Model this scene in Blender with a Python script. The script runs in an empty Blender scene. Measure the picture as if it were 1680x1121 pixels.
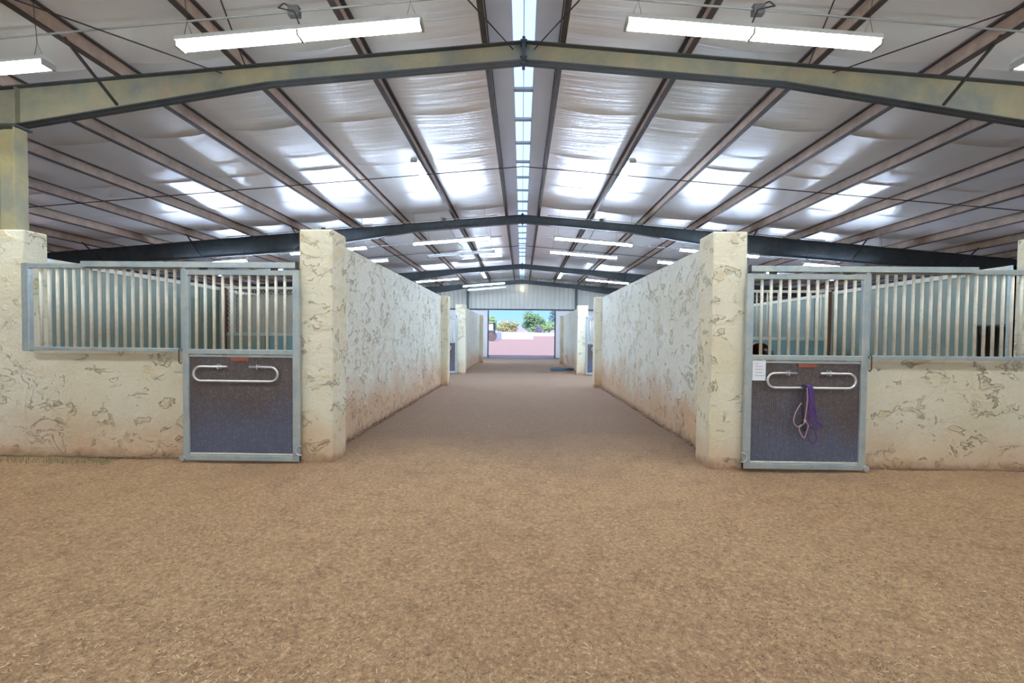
import bpy, bmesh, math, random
from math import pi, sin, cos, radians as RAD
from mathutils import Vector, Matrix
random.seed(7)
S = bpy.context.scene
COL = S.collection
W, H, F = 1680, 1121, 780.0

# ------------------------------------------------------------ camera
cam = bpy.data.cameras.new('camera'); co = bpy.data.objects.new('camera', cam); COL.objects.link(co)
yaw, pitch, roll, sy = .0200, -.0271, .0100, 13.6
c_, s_ = cos(yaw), sin(yaw)
r0 = Vector((c_, s_, 0)); fw = Vector((-s_, c_, 0)); up = Vector((0, 0, 1))
f2 = cos(pitch)*fw + sin(pitch)*up; u2 = -sin(pitch)*fw + cos(pitch)*up
Rv = cos(roll)*r0 + sin(roll)*u2; Uv = -sin(roll)*r0 + cos(roll)*u2
M = Matrix((Rv, Uv, -f2)).transposed().to_4x4(); M.translation = (.0129, 0, 1.45)
co.matrix_world = M
cam.sensor_width = 36; cam.lens = F/W*36; cam.shift_y = sy/W; cam.clip_end = 1500; cam.clip_start = .05
S.camera = co

# ------------------------------------------------------------ world, sun, exposure
S.view_settings.view_transform = 'Standard'; S.view_settings.look = 'None'
S.view_settings.gamma = 1; S.view_settings.use_curve_mapping = False
S.view_settings.exposure = 0.12
w = bpy.data.worlds.new('sky'); S.world = w; w.use_nodes = True
nt = w.node_tree; nt.nodes.clear()
wo = nt.nodes.new('ShaderNodeOutputWorld'); bg = nt.nodes.new('ShaderNodeBackground')
tc = nt.nodes.new('ShaderNodeTexCoord'); sp = nt.nodes.new('ShaderNodeSeparateXYZ'); cr = nt.nodes.new('ShaderNodeValToRGB')
nt.links.new(tc.outputs['Generated'], sp.inputs[0]); nt.links.new(sp.outputs['Z'], cr.inputs[0])
nt.links.new(cr.outputs[0], bg.inputs[0]); nt.links.new(bg.outputs[0], wo.inputs[0])
e = cr.color_ramp.elements
e[0].position = 0.0; e[0].color = (.25, .45, .90, 1)
e[1].position = .6; e[1].color = (.17, .42, .95, 1)
q = e.new(.12); q.color = (.18, .38, .88, 1)
bg.inputs[1].default_value = 1.9
sun = bpy.data.lights.new('sun', 'SUN'); sun.energy = 4.9; sun.angle = RAD(.6); sun.color = (1, .96, .9)
so = bpy.data.objects.new('sun', sun); COL.objects.link(so)
d = Vector((.25, 1.0, -1.25)); so.rotation_euler = d.to_track_quat('-Z', 'Y').to_euler()
TUBE_E = 74.0

# ------------------------------------------------------------ node helpers
class NB:
    def __init__(s, name, rough=.6, metal=0, spec=.5):
        s.m = bpy.data.materials.new(name); s.m.use_nodes = True; s.t = s.m.node_tree
        s.b = s.t.nodes['Principled BSDF']; s.b.inputs['Roughness'].default_value = rough
        s.b.inputs['Metallic'].default_value = metal; s.b.inputs['Specular IOR Level'].default_value = spec
        g = s.t.nodes.new('ShaderNodeNewGeometry'); s.pos = g.outputs['Position']
    def n(s, t, **k):
        x = s.t.nodes.new(t)
        for a, v in k.items(): setattr(x, a, v)
        return x
    def l(s, a, b): s.t.links.new(a, b)
    def scale(s, src, v, loc=(0, 0, 0)):
        x = s.n('ShaderNodeMapping'); s.l(src, x.inputs[0]); x.inputs['Scale'].default_value = v; x.inputs['Location'].default_value = loc
        return x.outputs[0]
    def noise(s, vec, sc, det=4, rough=.55, dist=0):
        x = s.n('ShaderNodeTexNoise'); s.l(vec, x.inputs['Vector']); x.inputs['Scale'].default_value = sc
        x.inputs['Detail'].default_value = det; x.inputs['Roughness'].default_value = rough; x.inputs['Distortion'].default_value = dist
        return x.outputs['Fac']
    def ramp(s, src, *st):
        x = s.n('ShaderNodeValToRGB'); s.l(src, x.inputs[0]); e = x.color_ramp.elements
        e[0].position, e[0].color = st[0][0], tuple(st[0][1])+(1,) if not isinstance(st[0][1], (int, float)) else (st[0][1],)*3+(1,)
        e[1].position, e[1].color = st[-1][0], tuple(st[-1][1])+(1,) if not isinstance(st[-1][1], (int, float)) else (st[-1][1],)*3+(1,)
        for p, c in st[1:-1]:
            q = e.new(p); q.color = tuple(c)+(1,) if not isinstance(c, (int, float)) else (c,)*3+(1,)
        return x.outputs[0]
    def mix(s, f, a, b, mode='MIX'):
        x = s.n('ShaderNodeMix', data_type='RGBA', blend_type=mode)
        for i, v in ((0, f), (6, a), (7, b)):
            if isinstance(v, (int, float)): x.inputs[i].default_value = v if i == 0 else (v, v, v, 1)
            elif isinstance(v, tuple): x.inputs[i].default_value = v+(1,)
            else: s.l(v, x.inputs[i])
        return x.outputs[2]
    def math(s, op, a, b=0.0, c=None):
        x = s.n('ShaderNodeMath', operation=op)
        for i, v in enumerate((a, b, c)):
            if v is None: continue
            if isinstance(v, (int, float)): x.inputs[i].default_value = v
            else: s.l(v, x.inputs[i])
        return x.outputs[0]
    def sep(s, vec):
        x = s.n('ShaderNodeSeparateXYZ'); s.l(vec, x.inputs[0]); return x.outputs
    def col(s, c):
        if isinstance(c, tuple): s.b.inputs['Base Color'].default_value = c+(1,)
        else: s.l(c, s.b.inputs['Base Color'])
        return s
    def bump(s, h, st=.3, dist=.02):
        x = s.n('ShaderNodeBump'); s.l(h, x.inputs['Height']); x.inputs['Strength'].default_value = st; x.inputs['Distance'].default_value = dist
        s.l(x.outputs[0], s.b.inputs['Normal']); return s
    def rough(s, h): s.l(h, s.b.inputs['Roughness']); return s

def simple(name, c, rough=.6, metal=0, var=.12, sc=6, spec=.5, bump=.0):
    b = NB(name, rough, metal, spec)
    f = b.noise(b.pos, sc)
    b.col(b.mix(f, tuple(x*(1-var) for x in c), tuple(min(1, x*(1+var)) for x in c)))
    if bump: b.bump(b.noise(b.pos, sc*8, 3), bump, .004)
    return b.m

def stucco(name, base, warm, stain_top=.55, ochre=(.60, .45, .22)):
    b = NB(name, .92, 0, .2)
    P = b.pos
    def marks(sc, mid, wdt, msc, lo, hi, off):
        n = b.noise(b.scale(P, (1, 1, 1.35), off), sc, 7, .62, .55)
        ln = b.ramp(b.math('ABSOLUTE', b.math('SUBTRACT', n, mid)), (0, 1.0), (wdt, 0.0))
        mk = b.ramp(b.noise(b.scale(P, (1, 1, 1), off), msc, 2), (lo, 0.0), (hi, 1.0))
        return n, b.math('MULTIPLY', ln, mk)
    n1, k1 = marks(1.55, .565, .0075, 3.4, .46, .56, (0, 0, 0)); n2, k2 = marks(4.2, .59, .016, 2.6, .43, .54, (3, 7, 1))
    k = b.math('MAXIMUM', k1, k2)
    big = b.noise(P, 1.1, 3); fine = b.noise(P, 26, 4, .7)
    c = b.mix(b.ramp(big, (.35, 0.0), (.68, 1.0)), base, warm)
    c = b.mix(b.math('MULTIPLY', fine, .22), c, tuple(x*.72 for x in base))
    c = b.mix(b.ramp(n2, (.60, 0.0), (.66, .55)), c, ochre)
    c = b.mix(b.ramp(n1, (.60, 0.0), (.65, .30)), c, ochre)
    z = b.sep(P)[2]
    edge = b.math('SUBTRACT', b.math('ADD', stain_top*.25, b.math('MULTIPLY', b.noise(P, 1.6, 5, .6), stain_top*1.5)), z)
    st = b.ramp(b.math('MULTIPLY', edge, 1.6), (0, 0.0), (1, .72))
    c = b.mix(st, c, (.58, .33, .17))
    low = b.ramp(b.math('SUBTRACT', b.math('MULTIPLY', b.noise(P, 7, 4), .22), z), (0, 0.0), (.12, .75))
    c = b.mix(low, c, (.30, .17, .10))
    c = b.mix(b.math('MULTIPLY', k, .55), c, (.34, .23, .11))
    b.col(c)
    h = b.math('ADD', b.math('MULTIPLY', fine, .25), b.math('MULTIPLY', k, -1.0))
    h = b.math('ADD', h, b.math('MULTIPLY', n2, 1.6))
    b.bump(h, .8, .022)
    return b.m

def steel(name, c, c2, rust=.25, rough=.55, metal=.35, sc=3.0):
    b = NB(name, rough, metal, .5)
    n1 = b.noise(b.pos, sc, 5, .65); n2 = b.noise(b.pos, sc*3.3, 6, .7)
    a = b.mix(b.ramp(n1, (.35, 0.0), (.65, 1.0)), c, c2)
    a = b.mix(b.math('MULTIPLY', b.ramp(n2, (.52, 0.0), (.72, 1.0)), rust), a, (.36, .17, .08))
    b.col(a); b.bump(n2, .12, .004)
    return b.m

MT = {}
MT['stucco'] = stucco('cream_stucco', (.76, .73, .59), (.72, .66, .47), .6)
MT['stucco_daylit'] = stucco('daylit_stucco', (.76, .76, .68), (.70, .68, .56), .95, (.60, .48, .27))  # whiter copy of the cream stucco, daylight put into its colour
MT['galv'] = steel('galvanised_steel', (.36, .45, .50), (.50, .55, .52), .35, .42, .45, 4)
MT['bar'] = steel('weathered_bar_steel', (.70, .67, .56), (.56, .57, .51), .35, .55, .0, 7)
MT['panelgreen'] = steel('green_grey_panel', (.15, .205, .175), (.21, .245, .205), .35, .5, .15, 1.2)
MT['beamolive'] = steel('olive_stained_steel', (.15, .165, .15), (.31, .27, .16), .3, .6, .1, 1.1)
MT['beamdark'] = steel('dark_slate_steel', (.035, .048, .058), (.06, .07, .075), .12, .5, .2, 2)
MT['flange'] = steel('flange_dark_steel', (.035, .045, .055), (.06, .065, .07), .1, .5, .2, 3)
MT['column'] = steel('column_steel', (.24, .24, .19), (.42, .36, .18), .2, .6, .1, 2)
MT['primer'] = steel('brown_primer_steel', (.56, .41, .32), (.36, .27, .22), .3, .55, .1, 2.4)
MT['primerdark'] = steel('dark_lip_steel', (.055, .045, .045), (.08, .06, .055), .1, .6, .1, 4)
MT['rod'] = simple('dark_rod', (.05, .045, .045), .5, .4)
MT['conduit'] = simple('conduit_grey', (.38, .40, .40), .4, .5)
MT['black'] = simple('black_metal', (.03, .03, .035), .5, .2)
MT['alu'] = simple('bright_tube', (.72, .74, .76), .28, .75, .06)
MT['plate'] = simple('red_brown_plate', (.30, .085, .05), .5, 0, .2, 30)
MT['paper'] = simple('white_paper', (.80, .84, .88), .8, 0, .03)
MT['ink'] = simple('grey_ink', (.12, .14, .2), .8)
MT['fixhouse'] = simple('fixture_housing', (.62, .66, .66), .4, .1, .05)
MT['socket'] = simple('socket_plastic', (.35, .36, .33), .5)
MT['jbox'] = simple('junction_box_grey', (.17, .18, .19), .5, .4)
MT['purple'] = simple('purple_rope', (.10, .045, .20), .9, 0, .3, 60)
MT['pinkrope'] = simple('pink_tan_cord', (.48, .30, .32), .9, 0, .3, 60)
MT['strap'] = simple('black_strap', (.02, .02, .025), .8)
MT['wood'] = simple('brown_wood', (.10, .05, .03), .75, 0, .35, 5)
MT['tarp'] = simple('blue_tarp', (.12, .235, .26), .5, 0, .2, 4)
MT['mesh'] = simple('mesh_wire', (.42, .41, .36), .5, .4)
MT['bluedrum'] = simple('teal_hose', (.03, .09, .13), .5)
MT['tyre'] = simple('dusty_tyre', (.19, .14, .13), .9, 0, .4, 3)
MT['tractor'] = simple('tractor_blue', (.10, .22, .42), .4)
MT['white'] = simple('white_paint', (.75, .75, .76), .5, 0, .06)
MT['wallout'] = simple('white_block_wall', (.84, .78, .70), .9, 0, .05, .5)
MT['gate'] = simple('grey_blue_cabinet', (.30, .37, .50), .5)
MT['bark'] = simple('bark', (.15, .10, .075), .95, 0, .3, 2)
for n, c in (('leaf1', (.30, .44, .22)), ('leaf2', (.56, .52, .26)), ('leaf3', (.40, .54, .26)), ('leaf4', (.28, .42, .36)), ('leaf5', (.36, .28, .38))):  # leaf colours lightened, distance haze put into them
    b = NB(n, .8, 0, .2); b.col(b.mix(b.noise(b.pos, 1.3, 3), tuple(x*.7 for x in c), tuple(x*1.35 for x in c))); MT[n] = b.m
# horse coat
b = NB('bay_coat', .55, 0, .3); nz = b.noise(b.pos, 3, 5)
b.col(b.mix(nz, (.17, .06, .035), (.30, .13, .07))); b.bump(b.noise(b.scale(b.pos, (1, 1, .3)), 60, 3), .1, .003); MT['coat'] = b.m
MT['mane'] = simple('black_hair', (.015, .012, .012), .5)
# rubber mat door panel
b = NB('rubber_mat', .5, 0, .5)
n1 = b.noise(b.scale(b.pos, (30, 1, 2.2)), 3, 4); n2 = b.noise(b.scale(b.pos, (6, 1, 5)), 9, 6, .75); n3 = b.noise(b.pos, 1.4, 3)
zz = b.ramp(b.math('ADD', b.sep(b.pos)[2], b.math('MULTIPLY', b.math('SUBTRACT', n3, .5), 1.1)), (.30, 0.0), (.80, 1.0))
cc = b.mix(zz, (.080, .090, .135), (.085, .062, .056)); cc = b.mix(b.ramp(n2, (.50, 0.0), (.66, .55)), cc, (.22, .23, .27))
wv = b.n('ShaderNodeTexWave'); wv.bands_direction = 'X'; b.l(b.pos, wv.inputs['Vector']); wv.inputs['Scale'].default_value = 14; wv.inputs['Distortion'].default_value = .4
b.col(cc); b.bump(b.math('ADD', b.math('ADD', n1, n2), b.math('MULTIPLY', wv.outputs['Fac'], .7)), .55, .006); MT['mat'] = b.m
# insulation facing
b = NB('white_vinyl_insulation', .3, .42, 1.0)
x, y, z = b.sep(b.pos)
near = b.ramp(b.math('DIVIDE', b.math('ABSOLUTE', x), 8.0), (0.05, 1.0), (.75, .22))
wr = b.noise(b.scale(b.pos, (.22, 2.6, .0)), 2.4, 2, .5, .0)
wr2 = b.noise(b.scale(b.pos, (.25, .8, 0), (4, 2, 0)), 1.0, 1)
b.col(b.mix(b.noise(b.pos, .5, 2), (.90, .895, .915), (.96, .955, .97)))
b.bump(b.math('ADD', b.math('MULTIPLY', wr, near), b.math('MULTIPLY', wr2, .8)), .8, .024)
b.rough(b.ramp(b.noise(b.pos, .8, 2), (.3, .30), (.7, .38)))
MT['vinyl'] = b.m
b = NB('ridge_sheet_metal', .38, .2, .7); b.col(b.mix(b.noise(b.pos, 2.5, 4), (.66, .74, .90), (.76, .82, .94))); b.bump(b.noise(b.pos, 3, 3), .3, .02); MT['ridge'] = b.m
# translucent skylight sheet
m = bpy.data.materials.new('translucent_sheet'); m.use_nodes = True; t = m.node_tree; t.nodes.clear()
o = t.nodes.new('ShaderNodeOutputMaterial'); tr = t.nodes.new('ShaderNodeBsdfTranslucent'); df = t.nodes.new('ShaderNodeBsdfDiffuse'); mx = t.nodes.new('ShaderNodeMixShader')
tr.inputs[0].default_value = (.86, .94, 1, 1); df.inputs[0].default_value = (.8, .9, .95, 1); mx.inputs[0].default_value = .2
t.links.new(tr.outputs[0], mx.inputs[1]); t.links.new(df.outputs[0], mx.inputs[2]); t.links.new(mx.outputs[0], o.inputs[0]); MT['skylight'] = m
def emis(name, c, e):
    m = bpy.data.materials.new(name); m.use_nodes = True; b = m.node_tree.nodes['Principled BSDF']
    b.inputs['Base Color'].default_value = (.8, .8, .8, 1); b.inputs['Emission Color'].default_value = c+(1,); b.inputs['Emission Strength'].default_value = e
    return m
MT['tube'] = emis('lit_tube', (.87, .96, 1.0), TUBE_E)
MT['tubecool'] = emis('lit_daylight_tube', (.62, .77, 1.0), TUBE_E*1.25)
MT['tubecool2'] = emis('lit_bright_daylight_tube', (.60, .76, 1.0), TUBE_E*2.5)
MT['tubeoff'] = simple('unlit_tube', (.8, .82, .82), .3)
MT['bulb'] = emis('lit_bulb', (1, .85, .65), 30)
# siding
b = NB('beige_siding', .5, .1, .4); b.col(b.mix(b.noise(b.pos, 1.2, 3), (.50, .50, .44), (.58, .57, .50))); MT['siding'] = b.m
b = NB('door_leaf_paint', .5, .1, .4); b.col(b.mix(b.noise(b.pos, 1.2, 3), (.62, .62, .62), (.70, .69, .68))); MT['leaf_door'] = b.m
# dirt
def dirt(name, a, c, dk, inside=True):
    b = NB(name, .95, 0, .15); P = b.pos
    big = b.noise(P, .55, 5, .6); mid = b.noise(P, 4.5, 5, .7); fi = b.noise(P, 34, 6, .9); vf = b.noise(P, 140, 3, .7)
    col = b.mix(b.ramp(big, (.36, 0.0), (.66, 1.0)), a, c)
    col = b.mix(b.ramp(mid, (.48, 0.0), (.75, .5)), col, dk)
    col = b.mix(b.ramp(fi, (.53, 0.0), (.62, .9)), col, tuple(min(1, x*1.55+.03) for x in a))
    col = b.mix(b.ramp(fi, (.38, .9), (.475, 0.0)), col, dk)
    col = b.mix(b.ramp(vf, (.30, .45), (.5, 0.0)), col, tuple(x*.45 for x in dk))
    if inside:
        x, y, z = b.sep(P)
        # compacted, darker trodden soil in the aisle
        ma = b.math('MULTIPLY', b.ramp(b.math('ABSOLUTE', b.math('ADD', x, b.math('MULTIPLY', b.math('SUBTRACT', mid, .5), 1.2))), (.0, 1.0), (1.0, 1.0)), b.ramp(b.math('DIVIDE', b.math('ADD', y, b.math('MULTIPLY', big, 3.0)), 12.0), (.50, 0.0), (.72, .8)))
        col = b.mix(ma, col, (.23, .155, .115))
    b.col(col)
    h = b.math('ADD', b.math('MULTIPLY', fi, .6), b.math('MULTIPLY', vf, .35)); h = b.math('ADD', h, b.math('MULTIPLY', mid, 1.3))
    b.bump(h, 1.0, .028)
    return b.m
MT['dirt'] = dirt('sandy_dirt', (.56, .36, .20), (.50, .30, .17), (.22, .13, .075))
MT['redground'] = dirt('red_desert_ground', (.52, .30, .24), (.50, .28, .22), (.42, .24, .19), False)
MT['pebble'] = simple('pebbles', (.36, .26, .19), .9, 0, .5, 9)
MT['shaving'] = simple('wood_shavings', (.60, .43, .26), .9, 0, .3, 30)
MT['clod'] = simple('dark_clods', (.19, .115, .07), .95, 0, .3, 20)
MT['grass'] = simple('grass_green', (.16, .19, .06), .9, 0, .3, 20)
MT['hill'] = simple('distant_hill', (.42, .33, .36), .95, 0, .15, .02)

# ------------------------------------------------------------ mesh helpers
class MB:
    def __init__(s): s.bm = bmesh.new()
    def box(s, x0, x1, y0, y1, z0, z1):
        v = [s.bm.verts.new(p) for p in ((x0,y0,z0),(x1,y0,z0),(x1,y1,z0),(x0,y1,z0),(x0,y0,z1),(x1,y0,z1),(x1,y1,z1),(x0,y1,z1))]
        for f in ((0,3,2,1),(4,5,6,7),(0,1,5,4),(1,2,6,5),(2,3,7,6),(3,0,4,7)): s.bm.faces.new([v[i] for i in f])
        return s
    def prism(s, pts, a, b, axis='y'):
        mk = {'y': lambda p, t: (p[0], t, p[1]), 'x': lambda p, t: (t, p[0], p[1]), 'z': lambda p, t: (p[0], p[1], t)}[axis]
        A = [s.bm.verts.new(mk(p, a)) for p in pts]; B = [s.bm.verts.new(mk(p, b)) for p in pts]; n = len(pts)
        s.bm.faces.new(A); s.bm.faces.new(B[::-1])
        for i in range(n): s.bm.faces.new([A[i], B[i], B[(i+1) % n], A[(i+1) % n]])
        return s
    def tube(s, pts, r, n=8, cap=True):
        pts = [Vector(p) for p in pts]; rings = []; ref = None
        for i, p in enumerate(pts):
            t = (pts[min(i+1, len(pts)-1)]-pts[max(i-1, 0)]).normalized()
            if ref is None: ref = t.orthogonal().normalized()
            u = (ref - ref.dot(t)*t)
            u = u.normalized() if u.length > 1e-4 else t.orthogonal().normalized(); ref = u; v = t.cross(u)
            rr = r[i] if isinstance(r, (list, tuple)) else r
            rings.append([s.bm.verts.new(p+rr*(cos(2*pi*k/n)*u+sin(2*pi*k/n)*v)) for k in range(n)])
        for a, b in zip(rings, rings[1:]):
            for k in range(n): s.bm.faces.new([a[k], a[(k+1) % n], b[(k+1) % n], b[k]])
        if cap: s.bm.faces.new(rings[0][::-1]); s.bm.faces.new(rings[-1])
        return s
    def blob(s, c, r, sub=1):
        g = bmesh.ops.create_icosphere(s.bm, subdivisions=sub, radius=1)
        for v in g['verts']: v.co = Vector((v.co.x*r[0]+c[0], v.co.y*r[1]+c[1], v.co.z*r[2]+c[2]))
        return s
    def build(s, name, mat, parent=None, bevel=0, smooth=False, seg=2):
        bmesh.ops.recalc_face_normals(s.bm, faces=s.bm.faces)
        me = bpy.data.meshes.new(name); s.bm.to_mesh(me); s.bm.free()
        if smooth:
            for p in me.polygons: p.use_smooth = True
        me.materials.append(MT[mat] if isinstance(mat, str) else mat)
        o = bpy.data.objects.new(name, me); COL.objects.link(o)
        if parent: o.parent = parent; o.matrix_parent_inverse = Matrix.Translation(parent.location).inverted() if False else Matrix()
        if bevel:
            m = o.modifiers.new('bevel', 'BEVEL'); m.width = bevel; m.segments = seg; m.limit_method = 'ANGLE'
        return o
def tag(o, label, cat, group=None, kind=None):
    o['label'] = label; o['category'] = cat
    if group: o['group'] = group
    if kind: o['kind'] = kind
    return o
def struct(o): o['kind'] = 'structure'; return o
def thing(name, label, cat, loc=(0, 0, 0), group=None, rz=0):
    o = bpy.data.objects.new(name, None); COL.objects.link(o); o.location = loc; o.rotation_euler = (0, 0, rz); o.empty_display_size = .1
    return tag(o, label, cat, group)
def dup(src, parent=None):
    c = src.copy(); COL.objects.link(c); c.parent = parent
    for ch in list(src.children): dup(ch, c)
    return c
def copy_thing(src, loc, label, rot=None, group=None, scale=None):
    c = dup(src); c.location = loc; c['label'] = label
    if rot is not None: c.rotation_euler = rot
    if group: c['group'] = group
    if scale: c.scale = scale
    return c

# ------------------------------------------------------------ shell geometry
SL = .0846; ZT = 5.396                      # rafter top at ridge, roof slope
def ztop(x): return ZT - SL*abs(x)
def zroof(x): return ZT + .245 - SL*abs(x)
YB0, YE = -9.0, 33.16                       # rear and far end walls
HALF = 18.2
PX = [.52+1.66*k for k in range(11)]        # purlin positions

# floor: gently uneven soil
bm = bmesh.new(); xs = [-18+.3*i for i in range(121)]; ys = [YB0+.3*i for i in range(142)]
ys[-1] = YE+.25
def fz(x, y): return .012*sin(x*1.7+y*.6)*sin(y*1.1)+.008*sin(x*4.1+2)*sin(y*3.3)-.012
vs = [[bm.verts.new((x, y, fz(x, y))) for x in xs] for y in ys]
for j in range(len(ys)-1):
    for i in range(len(xs)-1): bm.faces.new([vs[j][i], vs[j][i+1], vs[j+1][i+1], vs[j+1][i]])
mb = MB(); mb.bm.free(); mb.bm = bm; struct(mb.build('floor', 'dirt', smooth=True))

# ceiling insulation: one draped sheet each side, sagging between purlins, tucked at the seams
mb = MB()
for s in (-1, 1):
    xl = [.46]
    for k in range(10):
        for t in range(1, 7): xl.append(PX[k]+(PX[k+1]-PX[k])*t/6)
    yl = [YB0+.30*i for i in range(int((YE-YB0)/.30)+1)]+[YE]
    for j in range(-8, 14):
        for o_ in (-.16, -.10, -.05, -.015, .0, .015, .04, .09): yl.append(6.55+2.13*j+o_)
    yl = sorted(v for v in set(yl) if YB0 <= v <= YE)
    def cz(x, y):
        t = ((x-PX[0]) % 1.66)/1.66; sag = .035*sin(pi*t) if x >= PX[0] else 0
        t = min(max(t, 0), 1); d = (y-6.55+1.065) % 2.13-1.065
        seam = -(.032*math.exp(d/.06) if d < 0 else .032*math.exp(-d/.012))*sin(pi*t)**.6*(1 if x >= PX[0] else 0)
        return zroof(x)-.004-sag+seam+.012*sin(y*1.9+x*1.3)*sin(pi*t)
    g = [[mb.bm.verts.new((s*x, y, cz(x, y))) for x in xl] for y in yl]
    for j in range(len(yl)-1):
        for i in range(len(xl)-1): mb.bm.faces.new([g[j][i], g[j][i+1], g[j+1][i+1], g[j+1][i]])
struct(mb.build('ceiling', 'vinyl', smooth=True))
mb = MB()   # metal roof above it
for s in (-1, 1):
    mb.prism([(s*.19, zroof(0)+.14), (s*(HALF+.4), zroof(HALF+.4)+.14), (s*(HALF+.4), zroof(HALF+.4)+.17), (s*.19, zroof(0)+.17)], YB0-.5, YE+.5)
struct(mb.build('ceiling_roof_sheet', 'siding'))
mb = MB()
for s in (-1, 1):
    mb.prism([(s*.16, zroof(.16)-.01), (s*.52, zroof(.52)-.012), (s*.52, zroof(.52)+.01), (s*.16, zroof(.16)+.012)], YB0, YE)
struct(mb.build('trim_1', 'ridge'))
# ridge skylight: curb, translucent sheet, cross bridges
t = thing('ridge_skylight', 'long narrow translucent ridge skylight glowing bluish white along the peak', 'skylight', (0, 0, 0))
for s in (-1, 1): MB().box(s*.16-.006, s*.16+.006, YB0, YE, zroof(0)-.01, zroof(0)+.17).build('curb', 'ridge', t)
MB().prism([(-.20, zroof(0)+.16), (0, zroof(0)+.20), (.20, zroof(0)+.16), (.20, zroof(0)+.165), (0, zroof(0)+.205), (-.20, zroof(0)+.165)], YB0, YE).build('translucent_sheet', 'skylight', t)
MB().tube([(0, YB0, zroof(0)+.15), (0, YE, zroof(0)+.15)], .006, 5).build('centre_cable', 'rod', t)
y = 8.11
first = None
while y < 25.2:
    if first is None:
        first = MB().box(-.165, .165, -.045, .045, -.03, .012).build('cross_bridge', 'conduit', t); first.location = (0, y, zroof(0)-.02)
    else:
        c = first.copy(); COL.objects.link(c); c.parent = t; c.location = (0, y, zroof(0)-.02)
    y += 1.10

# far end wall: ribbed siding above, painted wall below, framed opening
XO, HO = 2.33, 3.33
def ribbed(x0, x1, z0, ztopf, y, nm, mat, pitch=.305):
    mb = MB(); x = x0; prof = []
    while x < x1-1e-6:
        for dx, dy in ((0, 0), (.035, -.03), (.075, -.03), (.11, 0)):
            if x+dx <= x1: prof.append((x+dx, y+dy))
        x += pitch
    prof.append((x1, y))
    lo = [mb.bm.verts.new((a, b, z0)) for a, b in prof]; hi = [mb.bm.verts.new((a, b, ztopf(a))) for a, b in prof]
    lo2 = [mb.bm.verts.new((a, b+.02, z0)) for a, b in prof]; hi2 = [mb.bm.verts.new((a, b+.02, ztopf(a))) for a, b in prof]
    n = len(prof)
    for i in range(n-1):
        mb.bm.faces.new([lo[i], lo[i+1], hi[i+1], hi[i]]); mb.bm.faces.new([lo2[i], hi2[i], hi2[i+1], lo2[i+1]])
        mb.bm.faces.new([lo[i], lo2[i], lo2[i+1], lo[i+1]]); mb.bm.faces.new([hi[i], hi[i+1], hi2[i+1], hi2[i]])
    mb.bm.faces.new([lo[0], hi[0], hi2[0], lo2[0]]); mb.bm.faces.new([lo[-1], lo2[-1], hi2[-1], hi[-1]])
    return struct(mb.build(nm, mat))
zc = lambda x: zroof(x)+.1
ribbed(-HALF, HALF, HO, zc, YE+.03, 'wall_far_siding', 'siding')
mb = MB(); mb.box(-HALF, -XO, YE, YE+.12, -.1, HO); mb.box(XO, HALF, YE, YE+.12, -.1, HO)
struct(mb.build('wall_far', 'leaf_door'))
struct(MB().box(-HALF, HALF, YE-.10, YE, HO-.03, HO+.07).build('trim_2', 'flange'))
mb = MB()
for s in (-1, 1): mb.box(s*XO-.03, s*XO+.03, YE-.02, YE+.16, -.02, HO)
struct(mb.build('trim_3', 'black'))  # black jamb strips stand in for the door edge in shadow
# rear wall with an unseen doorway added to let skylight in (behind the viewer) and side walls open at the cross aisles
mb = MB(); mb.box(-HALF, -XO, YB0-.12, YB0, -.1, HO); mb.box(XO, HALF, YB0-.12, YB0, -.1, HO)
mb.prism([(-HALF, HO), (HALF, HO), (HALF, zc(HALF)), (0, zc(0)), (-HALF, zc(HALF))], YB0-.12, YB0)
struct(mb.build('wall_rear', 'siding'))
for s, nm in ((-1, 'wall_left'), (1, 'wall_right')):
    mb = MB(); x0, x1 = sorted((s*HALF, s*(HALF+.12)))
    for a, b_ in ((YB0, -2), (4.6, 14.4), (18.0, 27.2), (32.4, YE)): mb.box(x0, x1, a, b_, -.1, 3.2)
    mb.box(x0, x1, YB0, YE, 3.2, 4.2)
    struct(mb.build(nm, 'siding'))

# ------------------------------------------------------------ rafters, columns, purlins
BP = [(0, .263), (3.45, .263), (6.92, .53), (8.0, .60), (11.0, .58), (14.6, .43), (HALF, .43)]
def zbot(x):
    x = abs(x)
    for (a, da), (b_, db) in zip(BP, BP[1:]):
        if x <= b_+1e-6: return ztop(x) - (da+(db-da)*(x-a)/(b_-a))
def rafter(y, label, mat, col=True):
    t = thing('steel_rafter', label, 'roof beam', (0, y, 0), 'gabled steel rafters spanning the barn')
    for s in (-1, 1):
        xs_ = [p[0] for p in BP]
        MB().prism([(s*x, ztop(x)) for x in xs_]+[(s*x, zbot(x)) for x in xs_[::-1]], -.006, .006).build('web', mat, t)
        for nm, fn, o1, o2 in (('top_flange', ztop, -.014, 0), ('bottom_flange', zbot, 0, .014)):
            MB().prism([(s*x, fn(x)+o1) for x in xs_]+[(s*x, fn(x)+o2) for x in xs_[::-1]], -.078, .078).build(nm, 'flange', t)
        MB().box(s*.012-.009, s*.012+.009, -.078, .078, ztop(0)-.31, ztop(0)+.05).build('splice_plate', 'beamdark', t)
        for zz in (.02, -.05, -.2, -.285):
            MB().tube([(s*.02, -.045, ztop(0)+zz), (s*.045, -.045, ztop(0)+zz)], .013, 6).build('bolt', 'black', t)
            # one stiffener at the haunch
        MB().box(s*6.93-.006, s*6.93+.006, -.075, .075, zbot(6.93)+.01, ztop(6.93)-.01).build('stiffener', mat, t)
    return t
YR = [6.5, 15.5, 25.8, 33.0]
rafter(6.5, 'nearest gabled roof beam, olive stained web with dark flanges', 'beamolive')
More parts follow.
